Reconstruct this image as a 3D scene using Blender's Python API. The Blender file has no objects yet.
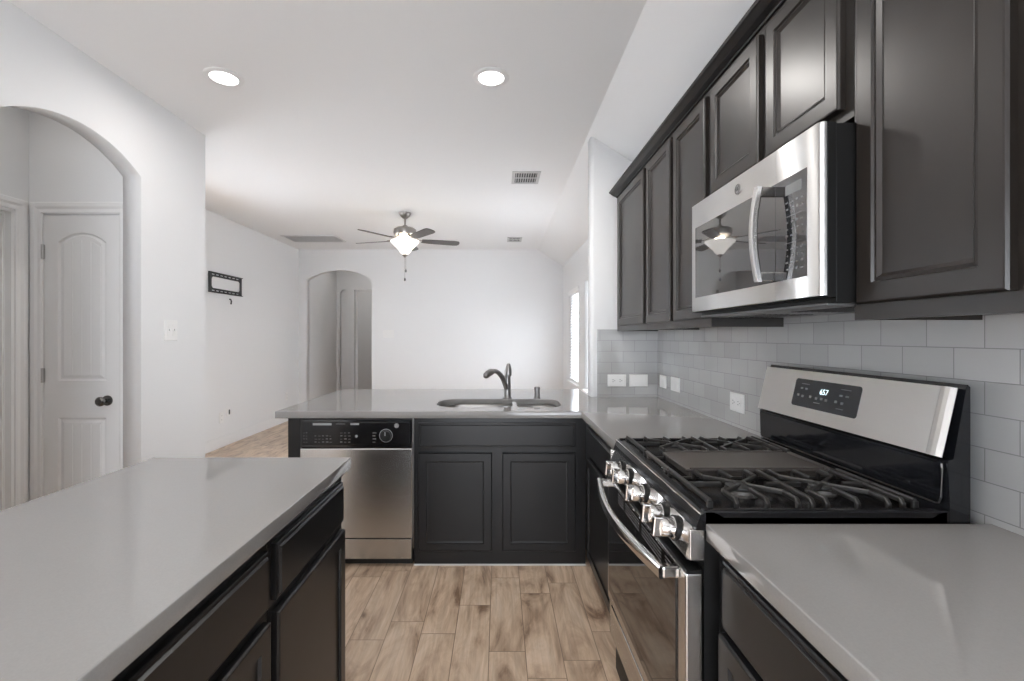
import bpy, bmesh, math, random
from mathutils import Vector, Matrix
random.seed(7)
PI = math.pi
C = bpy.context.scene.collection
sc = bpy.context.scene

# ------------------------------------------------------------------ camera, world, exposure
F = 465.0
cam_data = bpy.data.cameras.new('camera')
cam_data.sensor_width = 36.0
cam_data.lens = 36.0 * F / 1024.0
cam_data.shift_x = 13.0 / 1024.0
cam_data.shift_y = -3.8 / 1024.0
cam_data.clip_start = 0.02
cam = bpy.data.objects.new('camera', cam_data)
cam.location = (0, 0, 1.351)
cam.rotation_euler = (PI / 2, 0, 0)
C.objects.link(cam)
sc.camera = cam

world = bpy.data.worlds.new('daylight')
world.use_nodes = True
sc.world = world
bg = world.node_tree.nodes['Background']
bg.inputs[0].default_value = (0.90, 0.96, 1.04, 1)
bg.inputs[1].default_value = 10.6

sc.view_settings.view_transform = 'Standard'
sc.view_settings.look = 'None'
sc.view_settings.gamma = 1.0
sc.view_settings.exposure = 0.17
sc.view_settings.use_curve_mapping = False
cy = sc.cycles
cy.use_denoising = True
cy.max_bounces = 14
cy.diffuse_bounces = 8
cy.glossy_bounces = 6
cy.transmission_bounces = 6
cy.sample_clamp_indirect = 6.0
cy.caustics_reflective = False
cy.caustics_refractive = False

CAN_POWER = 12.5
CAN_COLOR = (1.0, 0.96, 0.92)

# ------------------------------------------------------------------ materials
def srgb(r, g, b):
    f = lambda c: (c / 255 / 12.92) if c / 255 <= 0.04045 else ((c / 255 + 0.055) / 1.055) ** 2.4
    return (f(r), f(g), f(b), 1)

def mat(name, col, rough=0.5, metal=0.0, bump=None, coat=0.0, spec=0.5, emit=None, vary=None, aniso=0.0, coat_rough=0.1):
    m = bpy.data.materials.new(name)
    m.use_nodes = True
    nt = m.node_tree
    p = nt.nodes['Principled BSDF']
    p.inputs['Base Color'].default_value = col if len(col) == 4 else (*col, 1)
    p.inputs['Roughness'].default_value = rough
    p.inputs['Metallic'].default_value = metal
    p.inputs['Specular IOR Level'].default_value = spec
    p.inputs['Coat Weight'].default_value = coat
    p.inputs['Coat Roughness'].default_value = coat_rough
    if aniso:
        p.inputs['Anisotropic'].default_value = aniso
        tv = nt.nodes.new('ShaderNodeCombineXYZ'); tv.inputs[2].default_value = 1.0
        nt.links.new(tv.outputs[0], p.inputs['Tangent'])
    if emit:
        p.inputs['Emission Color'].default_value = (*emit[0], 1)
        p.inputs['Emission Strength'].default_value = emit[1]
    if bump or vary:
        tc = nt.nodes.new('ShaderNodeTexCoord')
    if bump:      # (scale, strength, stretch)
        mp = nt.nodes.new('ShaderNodeMapping')
        mp.inputs['Scale'].default_value = bump[2] if len(bump) > 2 else (1, 1, 1)
        nt.links.new(tc.outputs['Object'], mp.inputs['Vector'])
        n = nt.nodes.new('ShaderNodeTexNoise')
        n.inputs['Scale'].default_value = bump[0]
        n.inputs['Detail'].default_value = 3
        nt.links.new(mp.outputs[0], n.inputs['Vector'])
        b = nt.nodes.new('ShaderNodeBump')
        b.inputs['Strength'].default_value = bump[1]
        b.inputs['Distance'].default_value = 0.002
        nt.links.new(n.outputs['Fac'], b.inputs['Height'])
        nt.links.new(b.outputs[0], p.inputs['Normal'])
    if vary:      # (scale, second colour, stretch)
        mp = nt.nodes.new('ShaderNodeMapping')
        mp.inputs['Scale'].default_value = vary[2] if len(vary) > 2 else (1, 1, 1)
        nt.links.new(tc.outputs['Object'], mp.inputs['Vector'])
        n = nt.nodes.new('ShaderNodeTexNoise')
        n.inputs['Scale'].default_value = vary[0]
        n.inputs['Detail'].default_value = 4
        nt.links.new(mp.outputs[0], n.inputs['Vector'])
        mx = nt.nodes.new('ShaderNodeMix')
        mx.data_type = 'RGBA'
        mx.inputs[6].default_value = col if len(col) == 4 else (*col, 1)
        mx.inputs[7].default_value = vary[1] if len(vary[1]) == 4 else (*vary[1], 1)
        nt.links.new(n.outputs['Fac'], mx.inputs[0])
        nt.links.new(mx.outputs[2], p.inputs['Base Color'])
    return m

M = {}
M['wall'] = mat('wall_paint', (0.795, 0.80, 0.805), 0.75, bump=(70, 0.18), spec=0.25)
M['ceiling'] = mat('ceiling_paint', (0.865, 0.87, 0.875), 0.85, bump=(55, 0.25), spec=0.2)
M['trim'] = mat('trim_paint', (0.82, 0.82, 0.82), 0.4, spec=0.4)
M['door_white'] = mat('door_paint', (0.80, 0.80, 0.80), 0.42, spec=0.4)
M['cabinet'] = mat('espresso_stain', (0.0105, 0.0105, 0.0112), 0.30, spec=0.33,
                   vary=(9, (0.0135, 0.0132, 0.0138), (1, 1, 0.2)))
M['cab_warm_lit'] = mat('espresso_stain_warm_lit', (0.0115, 0.0092, 0.0078), 0.32, spec=0.5,
                     vary=(9, (0.022, 0.0175, 0.0145), (1, 1, 0.2)))  # same espresso finish, browned to carry warm lamp light on the wall cabinets
M['toe'] = mat('toe_kick_black', (0.008, 0.008, 0.008), 0.6)
M['raw_wood'] = mat('raw_birch', srgb(176, 140, 100), 0.6, vary=(14, srgb(150, 112, 76), (1, 6, 1)))
M['counter'] = mat('grey_quartz', (0.235, 0.228, 0.222), 0.065, spec=0.5, vary=(260, (0.27, 0.262, 0.255)))
M['steel'] = mat('brushed_steel', (0.60, 0.59, 0.575), 0.27, 1.0, bump=(30, 0.06, (1, 1, 30)))
M['steel_h'] = mat('brushed_steel_wide', (0.78, 0.775, 0.765), 0.30, 1.0, aniso=0.9, vary=(20, (0.82, 0.815, 0.805), (0.5, 0.5, 60)))
M['steel_dw'] = mat('dishwasher_steel', (0.50, 0.495, 0.485), 0.25, 1.0, aniso=0.5, vary=(20, (0.53, 0.525, 0.515), (0.5, 0.5, 60)))
M['handle_steel'] = mat('handle_steel', (0.62, 0.61, 0.60), 0.26, 1.0)
M['chrome'] = mat('polished_steel', (0.72, 0.71, 0.70), 0.12, 1.0)
M['sink_steel'] = mat('sink_steel', (0.34, 0.335, 0.33), 0.30, 1.0, bump=(40, 0.05))
M['nickel'] = mat('brushed_nickel', (0.24, 0.23, 0.225), 0.28, 1.0)
M['dark_nickel'] = mat('dark_nickel', (0.16, 0.155, 0.15), 0.25, 1.0)
M['black_gloss'] = mat('black_enamel', (0.008, 0.009, 0.011), 0.10, spec=0.6)
M['cooktop'] = mat('cooktop_enamel', (0.006, 0.006, 0.007), 0.22, spec=0.3)
M['black_glass'] = mat('black_glass', (0.006, 0.006, 0.007), 0.22, spec=0.35)
M['oven_glass'] = mat('oven_glass', (0.010, 0.009, 0.009), 0.04, spec=0.6, coat=0.25, coat_rough=0.02)
M['grey_glass'] = mat('microwave_glass', (0.026, 0.027, 0.029), 0.03, spec=1.0, coat=1.0, coat_rough=0.01)
M['black_plastic'] = mat('black_plastic', (0.007, 0.007, 0.007), 0.45, spec=0.25)
M['cast_iron'] = mat('cast_iron', (0.020, 0.019, 0.018), 0.36, spec=0.6)
M['griddle'] = mat('griddle_coating', (0.075, 0.066, 0.060), 0.38, spec=0.5)
M['burner_cap'] = mat('burner_cap', (0.03, 0.03, 0.03), 0.5)
M['aluminium'] = mat('burner_aluminium', (0.40, 0.39, 0.38), 0.4, 1.0)
M['burner_base'] = mat('burner_base', (0.12, 0.115, 0.11), 0.5, 0.6)
M['plastic_white'] = mat('white_plastic', (0.82, 0.82, 0.81), 0.3)
M['slot'] = mat('slot_dark', (0.05, 0.05, 0.05), 0.5)
M['ink'] = mat('panel_ink', (0.35, 0.36, 0.37), 0.5)
M['ink_dim'] = mat('panel_ink_dim', (0.16, 0.16, 0.165), 0.5)
M['lcd'] = mat('panel_lcd', (0.20, 0.205, 0.205), 0.15)
M['digit'] = mat('display_digit', (0.8, 0.9, 0.9), 0.5, emit=((0.75, 0.95, 1.0), 1.2))
M['display'] = mat('display_panel', (0.018, 0.020, 0.024), 0.12)
M['vent'] = mat('vent_grille', (0.55, 0.55, 0.55), 0.5)
M['vent_back'] = mat('vent_shadow', (0.10, 0.10, 0.10), 0.8)
M['return_grille'] = mat('return_grille', (0.80, 0.80, 0.80), 0.6)
M['blade'] = mat('fan_blade', (0.085, 0.08, 0.078), 0.45, vary=(10, (0.11, 0.10, 0.096), (1, 8, 1)))
M['fan_metal'] = mat('fan_nickel', (0.33, 0.31, 0.29), 0.28, 1.0)
M['bowl'] = mat('frosted_glass', (0.95, 0.93, 0.9), 0.5, emit=((1.0, 0.95, 0.87), 0.85))
M['bulb_glow'] = mat('lamp_fitting_glow', (0.9, 0.8, 0.65), 0.4, emit=((1.0, 0.78, 0.50), 1.6))
M['diffuser'] = mat('led_diffuser', (1, 1, 1), 0.5, emit=((1.0, 0.98, 0.95), 6.0))
M['blind'] = mat('blind_slat', (0.85, 0.85, 0.85), 0.5)
M['mount'] = mat('mount_black', (0.015, 0.015, 0.016), 0.45)
M['caulk'] = mat('caulk', (0.62, 0.61, 0.60), 0.5)
M['hinge'] = mat('hinge_nickel', (0.5, 0.49, 0.48), 0.35, 1.0)
M['mw_vent'] = mat('microwave_underside', (0.22, 0.22, 0.22), 0.4, 0.8)

def floor_material():
    m = bpy.data.materials.new('wood_look_plank_tile')
    m.use_nodes = True
    nt = m.node_tree; N = nt.nodes; L = nt.links
    p = N['Principled BSDF']
    tc = N.new('ShaderNodeTexCoord')
    sep = N.new('ShaderNodeSeparateXYZ'); L.new(tc.outputs['Object'], sep.inputs[0])
    def math_(op, a, b=None, c=None):
        n = N.new('ShaderNodeMath'); n.operation = op
        for i, v in enumerate((a, b, c)):
            if v is None: continue
            if isinstance(v, (int, float)): n.inputs[i].default_value = v
            else: L.new(v, n.inputs[i])
        return n.outputs[0]
    W, LN = 0.156, 0.61
    u = math_('DIVIDE', math_('ADD', sep.outputs['X'], 0.043 + 40 * W), W)
    col = math_('FLOOR', u)
    fu = math_('FRACT', u)
    wn = N.new('ShaderNodeTexWhiteNoise'); wn.noise_dimensions = '1D'; L.new(col, wn.inputs['W'])
    v = math_('ADD', math_('DIVIDE', sep.outputs['Y'], LN), math_('MULTIPLY', wn.outputs['Value'], 5.0))
    row = math_('FLOOR', v)
    fv = math_('FRACT', v)
    cmb = N.new('ShaderNodeCombineXYZ'); L.new(col, cmb.inputs[0]); L.new(row, cmb.inputs[1])
    wn2 = N.new('ShaderNodeTexWhiteNoise'); wn2.noise_dimensions = '2D'; L.new(cmb.outputs[0], wn2.inputs['Vector'])
    # grout mask
    du = math_('MULTIPLY', math_('MINIMUM', fu, math_('SUBTRACT', 1.0, fu)), W)
    dv = math_('MULTIPLY', math_('MINIMUM', fv, math_('SUBTRACT', 1.0, fv)), LN)
    d = math_('MINIMUM', du, dv)
    mr = N.new('ShaderNodeMapRange'); mr.inputs[1].default_value = 0.0008; mr.inputs[2].default_value = 0.0024
    L.new(d, mr.inputs[0])
    # grain coordinates, shifted for each plank
    sh = N.new('ShaderNodeVectorMath'); sh.operation = 'SCALE'; sh.inputs['Scale'].default_value = 17.0
    L.new(wn2.outputs['Color'], sh.inputs[0])
    ad = N.new('ShaderNodeVectorMath'); ad.operation = 'ADD'
    L.new(tc.outputs['Object'], ad.inputs[0]); L.new(sh.outputs[0], ad.inputs[1])
    mp = N.new('ShaderNodeMapping'); mp.inputs['Scale'].default_value = (5.0, 1.3, 1)
    L.new(ad.outputs[0], mp.inputs[0])
    n1 = N.new('ShaderNodeTexNoise'); n1.inputs['Scale'].default_value = 1.5; n1.inputs['Detail'].default_value = 5
    n1.inputs['Roughness'].default_value = 0.62; n1.inputs['Distortion'].default_value = 1.6
    L.new(mp.outputs[0], n1.inputs['Vector'])
    cr = N.new('ShaderNodeValToRGB')
    e = cr.color_ramp.elements
    e[0].position = 0.30; e[0].color = srgb(122, 98, 80)
    e[1].position = 0.74; e[1].color = srgb(208, 188, 168)
    e.new(0.42).color = srgb(172, 148, 126)
    e.new(0.55).color = srgb(194, 171, 148)
    L.new(n1.outputs['Fac'], cr.inputs[0])
    mp2 = N.new('ShaderNodeMapping'); mp2.inputs['Scale'].default_value = (34.0, 2.2, 1)
    L.new(ad.outputs[0], mp2.inputs[0])
    n2 = N.new('ShaderNodeTexNoise'); n2.inputs['Scale'].default_value = 2.0; n2.inputs['Detail'].default_value = 5
    n2.inputs['Distortion'].default_value = 0.6
    L.new(mp2.outputs[0], n2.inputs['Vector'])
    mrg = N.new('ShaderNodeMapRange'); mrg.inputs[1].default_value = 0.3; mrg.inputs[2].default_value = 0.62
    mrg.inputs[3].default_value = 0.82; mrg.inputs[4].default_value = 1.04
    L.new(n2.outputs['Fac'], mrg.inputs[0])
    tone = math_('ADD', math_('MULTIPLY', wn2.outputs['Value'], 0.16), 0.92)
    tone = math_('MULTIPLY', tone, mrg.outputs[0])
    sc_ = N.new('ShaderNodeVectorMath'); sc_.operation = 'SCALE'
    L.new(cr.outputs[0], sc_.inputs[0]); L.new(tone, sc_.inputs['Scale'])
    mx = N.new('ShaderNodeMix'); mx.data_type = 'RGBA'
    mx.inputs[6].default_value = srgb(118, 100, 84)
    L.new(mr.outputs[0], mx.inputs[0]); L.new(sc_.outputs[0], mx.inputs[7])
    L.new(mx.outputs[2], p.inputs['Base Color'])
    p.inputs['Roughness'].default_value = 0.36
    b = N.new('ShaderNodeBump'); b.inputs['Strength'].default_value = 0.3; b.inputs['Distance'].default_value = 0.001
    L.new(mr.outputs[0], b.inputs['Height']); L.new(b.outputs[0], p.inputs['Normal'])
    return m
M['floor'] = floor_material()

def tile_material(name, axis):
    m = bpy.data.materials.new(name)
    m.use_nodes = True
    nt = m.node_tree; N = nt.nodes; L = nt.links
    p = N['Principled BSDF']
    tc = N.new('ShaderNodeTexCoord')
    sep = N.new('ShaderNodeSeparateXYZ'); L.new(tc.outputs['Object'], sep.inputs[0])
    cmb = N.new('ShaderNodeCombineXYZ')
    a = N.new('ShaderNodeMath'); a.operation = 'ADD'; a.inputs[1].default_value = 0.022
    L.new(sep.outputs[axis], a.inputs[0]); L.new(a.outputs[0], cmb.inputs[0])
    z = N.new('ShaderNodeMath'); z.operation = 'ADD'; z.inputs[1].default_value = -0.0595
    L.new(sep.outputs['Z'], z.inputs[0]); L.new(z.outputs[0], cmb.inputs[1])
    br = N.new('ShaderNodeTexBrick')
    br.offset = 0.5; br.offset_frequency = 2
    br.inputs['Scale'].default_value = 1.0
    br.inputs['Brick Width'].default_value = 0.15 if axis == 'Y' else 0.168
    br.inputs['Row Height'].default_value = 0.079
    br.inputs['Mortar Size'].default_value = 0.0013
    br.inputs['Mortar Smooth'].default_value = 0.3
    br.inputs['Color1'].default_value = (0.39, 0.39, 0.385, 1)
    br.inputs['Color2'].default_value = (0.44, 0.44, 0.435, 1)
    br.inputs['Mortar'].default_value = (0.25, 0.25, 0.25, 1)
    L.new(cmb.outputs[0], br.inputs['Vector'])
    L.new(br.outputs['Color'], p.inputs['Base Color'])
    n = N.new('ShaderNodeTexNoise'); n.inputs['Scale'].default_value = 9.0
    L.new(tc.outputs['Object'], n.inputs['Vector'])
    b0 = N.new('ShaderNodeBump'); b0.inputs['Strength'].default_value = 0.12; b0.inputs['Distance'].default_value = 0.004
    L.new(n.outputs['Fac'], b0.inputs['Height'])
    b = N.new('ShaderNodeBump'); b.invert = True; b.inputs['Strength'].default_value = 0.5; b.inputs['Distance'].default_value = 0.0015
    L.new(br.outputs['Fac'], b.inputs['Height']); L.new(b0.outputs[0], b.inputs['Normal'])
    L.new(b.outputs[0], p.inputs['Normal'])
    p.inputs['Roughness'].default_value = 0.10
    return m
M['tile_y'] = tile_material('subway_tile_long_wall', 'Y')
M['tile_x'] = tile_material('subway_tile_end_wall', 'X')

# ------------------------------------------------------------------ mesh helpers
def frame(o, U, V):
    U = Vector(U).normalized(); V = Vector(V).normalized(); W = U.cross(V)
    m = Matrix((U, V, W)).transposed().to_4x4()
    m.translation = Vector(o)
    return m
def face_neg_x(x, y, z):   # u runs towards -Y, v up, w = -X
    return frame((x, y, z), (0, -1, 0), (0, 0, 1))
def face_pos_x(x, y, z):   # u runs towards +Y, w = +X
    return frame((x, y, z), (0, 1, 0), (0, 0, 1))
def face_neg_y(x, y, z):   # u runs towards +X, w = -Y
    return frame((x, y, z), (1, 0, 0), (0, 0, 1))

class MB:
    def __init__(self): self.bm = bmesh.new()
    def _merge(self, b, mx=None):
        if mx is not None: bmesh.ops.transform(b, matrix=mx, verts=b.verts)
        me = bpy.data.meshes.new('tmp'); b.to_mesh(me); b.free()
        self.bm.from_mesh(me); bpy.data.meshes.remove(me)
    def box(self, x0, x1, y0, y1, z0, z1, bev=0.0, seg=2, mx=None):
        b = bmesh.new()
        bmesh.ops.create_cube(b, size=1)
        bmesh.ops.scale(b, vec=(x1 - x0, y1 - y0, z1 - z0), verts=b.verts)
        bmesh.ops.translate(b, vec=((x0 + x1) / 2, (y0 + y1) / 2, (z0 + z1) / 2), verts=b.verts)
        if bev > 0:
            bmesh.ops.bevel(b, geom=list(b.edges), offset=bev, segments=seg, profile=0.5, affect='EDGES')
        self._merge(b, mx); return self
    def nested(self, mx, w, h, prof, back=0.0):
        """rings of inset rectangles: prof = [(inset, height)], closed by a back face and a centre face"""
        b = bmesh.new()
        rings = []
        for ins, d in [(0, back)] + list(prof):
            rings.append([b.verts.new((ins, ins, d)), b.verts.new((w - ins, ins, d)),
                          b.verts.new((w - ins, h - ins, d)), b.verts.new((ins, h - ins, d))])
        b.faces.new(rings[0][::-1])
        for r0, r1 in zip(rings, rings[1:]):
            for i in range(4):
                j = (i + 1) % 4
                b.faces.new((r0[i], r0[j], r1[j], r1[i]))
        b.faces.new(rings[-1])
        self._merge(b, mx); return self
    def loops(self, loops, cap0=True, cap1=True, closed=True, mx=None):
        b = bmesh.new()
        R = [[b.verts.new(p) for p in l] for l in loops]
        n = len(R[0])
        for r0, r1 in zip(R, R[1:]):
            for i in range(n if closed else n - 1):
                j = (i + 1) % n
                b.faces.new((r0[i], r0[j], r1[j], r1[i]))
        if cap0: b.faces.new(R[0][::-1])
        if cap1: b.faces.new(R[-1])
        bmesh.ops.recalc_face_normals(b, faces=b.faces)
        self._merge(b, mx); return self
    def lathe(self, prof, n=32, mx=None, cap0=True, cap1=True):
        """prof = [(radius, z)]"""
        L = [[(r * math.cos(2 * PI * i / n), r * math.sin(2 * PI * i / n), z) for i in range(n)] for r, z in prof]
        return self.loops(L, cap0, cap1, mx=mx)
    def cyl(self, p0, p1, r, n=20, r1=None):
        p0, p1 = Vector(p0), Vector(p1)
        d = p1 - p0
        q = d.to_track_quat('Z', 'Y').to_matrix().to_4x4(); q.translation = p0
        return self.lathe([(r, 0), (r if r1 is None else r1, d.length)], n, q)
    def tube(self, pts, r, n=10, flat=None):
        """swept tube; r a number or list; flat = (width, height) half sizes for a rounded bar"""
        pts = [Vector(p) for p in pts]
        rs = r if isinstance(r, (list, tuple)) else [r] * len(pts)
        L = []
        up = Vector((0, 0, 1))
        for i, p in enumerate(pts):
            t = (pts[min(i + 1, len(pts) - 1)] - pts[max(i - 1, 0)]).normalized()
            s = t.cross(up)
            if s.length < 1e-3: s = t.cross(Vector((0, 1, 0)))
            s.normalize(); u = s.cross(t).normalized()
            ring = []
            for k in range(n):
                a = 2 * PI * k / n + PI / n
                ca, sa = math.cos(a), math.sin(a)
                if flat:
                    e = 0.5
                    ca = math.copysign(abs(ca) ** e, ca) * flat[0]; sa = math.copysign(abs(sa) ** e, sa) * flat[1]
                    ring.append(p + s * ca + u * sa)
                else:
                    ring.append(p + s * (rs[i] * ca) + u * (rs[i] * sa))
            L.append(ring)
        return self.loops(L)
    def prism(self, poly, d0, d1, mx=None):
        """polygon (u, v) extruded along w"""
        return self.loops([[(u, v, d0) for u, v in poly], [(u, v, d1) for u, v in poly]], mx=mx)
    def shape(self, loops, d0, d1, mx=None):
        """filled outline with holes, extruded along w from d0 to d1"""
        cu = bpy.data.curves.new('tmp', 'CURVE'); cu.dimensions = '2D'; cu.fill_mode = 'BOTH'
        cu.extrude = abs(d1 - d0) / 2
        for l in loops:
            s = cu.splines.new('POLY'); s.points.add(len(l) - 1)
            for q, (u, v) in zip(s.points, l): q.co = (u, v, 0, 1)
            s.use_cyclic_u = True
        o = bpy.data.objects.new('tmp', cu); C.objects.link(o)
        dg = bpy.context.evaluated_depsgraph_get()
        me = o.evaluated_get(dg).to_mesh()
        b = bmesh.new(); b.from_mesh(me)
        bmesh.ops.remove_doubles(b, verts=b.verts, dist=1e-5)
        bmesh.ops.translate(b, vec=(0, 0, (d0 + d1) / 2), verts=b.verts)
        bmesh.ops.recalc_face_normals(b, faces=b.faces)
        o.evaluated_get(dg).to_mesh_clear()
        bpy.data.objects.remove(o); bpy.data.curves.remove(cu)
        self._merge(b, mx); return self
    def text(self, s, size, mx, ext=0.0006, align='CENTER'):
        cu = bpy.data.curves.new('tmp', 'FONT'); cu.body = s; cu.size = size; cu.extrude = ext
        cu.align_x = align; cu.align_y = 'CENTER'
        o = bpy.data.objects.new('tmp', cu); C.objects.link(o)
        dg = bpy.context.evaluated_depsgraph_get()
        me = o.evaluated_get(dg).to_mesh()
        b = bmesh.new(); b.from_mesh(me)
        o.evaluated_get(dg).to_mesh_clear()
        bpy.data.objects.remove(o); bpy.data.curves.remove(cu)
        self._merge(b, mx); return self
    def build(self, name, m, parent=None, smooth=0):
        me = bpy.data.meshes.new(name)
        if smooth == 2 or smooth == 0:
            bmesh.ops.recalc_face_normals(self.bm, faces=self.bm.faces) if smooth == 2 else None
        if smooth:
            for f in self.bm.faces: f.smooth = True
            for e in self.bm.edges:
                if len(e.link_faces) == 2 and e.calc_face_angle(0) > 0.6: e.smooth = False
        self.bm.to_mesh(me); self.bm.free()
        me.materials.append(m)
        o = bpy.data.objects.new(name, me); C.objects.link(o)
        if parent is not None:
            o.parent = parent
            # parts are modelled in room coordinates: undo every ancestor's offset
            q = parent; off = Vector((0, 0, 0))
            while q is not None:
                off += q.location; q = q.parent
            o.location = -off
        return o

def tag(o, label, cat, group=None):
    o['label'] = label; o['category'] = cat
    if group: o['group'] = group
    return o
def thing(name, label, cat, loc=(0, 0, 0), group=None):
    o = bpy.data.objects.new(name, None); C.objects.link(o); o.location = loc
    o.empty_display_size = 0.05
    return tag(o, label, cat, group)
def struct(name, mb, m, parent=None, smooth=0):
    o = mb.build(name, m, parent, smooth)
    if parent is None: o['kind'] = 'structure'
    return o
def rrect(x0, x1, y0, y1, r, n=8):
    P = []
    for cx, cy_, a0 in ((x1 - r, y1 - r, 0), (x0 + r, y1 - r, PI / 2), (x0 + r, y0 + r, PI), (x1 - r, y0 + r, 1.5 * PI)):
        for k in range(n + 1):
            a = a0 + PI / 2 * k / n
            P.append((cx + r * math.cos(a), cy_ + r * math.sin(a)))
    return P
def arc(c, half, spring, rise, n=24):
    """points of a segmental arch from +half to -half"""
    R = (half ** 2 + rise ** 2) / (2 * rise); zc = spring + rise - R
    a0 = math.asin(half / R)
    return [(c + R * math.sin(a0 - 2 * a0 * k / n), zc + R * math.cos(a0 - 2 * a0 * k / n)) for k in range(n + 1)]
def rect(x0, x1, y0, y1): return [(x0, y0), (x1, y0), (x1, y1), (x0, y1)]

# ------------------------------------------------------------------ the room
H = 2.83
XL, XR, XK = -3.40, 1.09, 1.16       # living left wall, living right wall, kitchen right wall
YB, YS = 7.89, 3.388                 # living back wall, kitchen end wall
XC, SL = 0.65, 0.64                  # crease of the sloped ceiling and its slope
Y0 = -2.4                            # behind the camera
struct('floor', MB().box(-5.0, 1.6, Y0, 12.2, -0.06, 0.0), M['floor'])
struct('ceiling', MB().box(-5.0, XC, Y0, 12.2, H, H + 0.08), M['ceiling'])
struct('ceiling_slope', MB().prism([(XC, H), (1.5, H - SL * (1.5 - XC)), (1.5, H - SL * (1.5 - XC) + 0.12), (XC, H + 0.12)],
       -12.2, -Y0, frame((0, 0, 0), (1, 0, 0), (0, 0, 1))), M['ceiling'])
# wall between kitchen and pantry hall, with an arched opening
AC, AH = 2.388, 0.418
arch1 = [(AC + AH, 0.0)] + arc(AC, AH, 2.315, 0.141, 32) + [(AC - AH, 0.0)]
outline = [(Y0, 0), (AC - AH, 0)] + arch1[1:-1][::-1] + [(AC + AH, 0), (3.42, 0), (3.42, H), (Y0, H)]
struct('wall_left', MB().shape([outline], 0.0, 0.11, face_pos_x(-2.27, 0, 0)), M['wall'])
# living room left wall, with a hole for the added daylight window
LW = (3.75, 4.95, 0.70, 2.20)
struct('wall_living_left', MB().shape([rect(3.30, YB, 0, H), rect(*LW)], -0.12, 0.0, face_pos_x(XL, 0, 0)), M['wall'])
struct('wall_living_front', MB().box(XL - 0.12, -2.271, 3.30, 3.42, 0, H), M['wall'])
# living room back wall with arched opening
bc, bh = -2.715, 0.555
bo = [(XL - 0.5, 0), (bc - bh, 0)] + arc(bc, bh, 2.318, 0.165, 28)[::-1] + [(bc + bh, 0), (1.5, 0), (1.5, H), (XL - 0.5, H)]
struct('wall_back', MB().shape([bo], -0.13, 0.0, face_neg_y(0, YB, 0)), M['wall'])
# living room right wall with two windows
WZ0, WZ1 = 0.68, 2.05
wins = [(6.376, 7.24), (5.07, 5.93)]
out = [(YS + 0.10, 0), (YB, 0), (YB, 2.60), (YS + 0.10, 2.60)]
struct('wall_living_right', MB().shape([out] + [rect(a, b, WZ0, WZ1) for a, b in wins], 0.0, 0.14, face_pos_x(XR, 0, 0)), M['wall'])
# kitchen end wall (short return with rounded corner) and kitchen right wall
wk = MB().shape([[(XC + 0.045, YS), (1.30, YS), (1.30, YS + 0.11), (XC + 0.02, YS + 0.11), (XC + 0.02, YS + 0.025),
                  (XC + 0.0275, YS + 0.0075)]], 0.0, 2.815, frame((0, 0, 0), (1, 0, 0), (0, 1, 0)))
struct('wall_kitchen_end', wk, M['wall'])
struct('wall_right', MB().box(XK, XK + 0.14, Y0, YS, 0, 2.55), M['wall'])
# wall behind the camera; its bare opening is added to let daylight in
struct('wall_front', MB().shape([rect(-2.27, XK + 0.1, 0, H), rect(-1.6, 0.65, 0.25, 1.80)], 0.0, 0.12, face_neg_y(0, Y0, 0)), M['wall'])

# windows in the living room
def window(n, a, b):
    w = MB()
    x0, x1 = XR + 0.075, XR + 0.115
    for (y0, y1, z0, z1) in ((a, a + 0.05, WZ0, WZ1), (b - 0.05, b, WZ0, WZ1), (a, b, WZ0, WZ0 + 0.05), (a, b, WZ1 - 0.05, WZ1),
                             (a, b, 1.33, 1.375)):
        w.box(x0, x1, y0, y1, z0, z1)
    o = struct('window_%d' % n, w, M['trim'])
    g = bpy.data.materials.get('window_glass')
    if g is None:
        g = bpy.data.materials.new('window_glass'); g.use_nodes = True
        nt = g.node_tree; nt.nodes.remove(nt.nodes['Principled BSDF'])
        t = nt.nodes.new('ShaderNodeBsdfTransparent'); s = nt.nodes.new('ShaderNodeBsdfGlossy'); s.inputs['Roughness'].default_value = 0.02
        mx = nt.nodes.new('ShaderNodeMixShader'); mx.inputs[0].default_value = 0.06
        nt.links.new(t.outputs[0], mx.inputs[1]); nt.links.new(s.outputs[0], mx.inputs[2])
        nt.links.new(mx.outputs[0], nt.nodes['Material Output'].inputs['Surface'])
    MB().box(XR + 0.093, XR + 0.097, a + 0.04, b - 0.04, WZ0 + 0.04, WZ1 - 0.04).build('pane', g, o)
    MB().box(XR - 0.03, XR + 0.07, a - 0.03, b + 0.03, WZ0 - 0.03, WZ0 + 0.001, 0.004).build('window_sill', M['trim'], o)
    return o
for i, (a, b) in enumerate(wins): window(i + 1, a, b)
w3 = MB()  # unseen window, added to bring daylight into the living room
for (a, b, c, d) in ((3.75, 3.80, 0.70, 2.20), (4.90, 4.95, 0.70, 2.20), (3.80, 4.90, 0.70, 0.75), (3.80, 4.90, 2.15, 2.20), (3.80, 4.90, 1.43, 1.47)):
    w3.box(XL - 0.10, XL - 0.06, a, b, c, d)
o3 = struct('window_3', w3, M['trim'])
MB().box(XL - 0.082, XL - 0.078, 3.79, 4.91, 0.74, 2.16).build('pane', bpy.data.materials['window_glass'], o3)
BLIND_LABELS = ['white horizontal slat blind in the far living room window',
                ]
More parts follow.
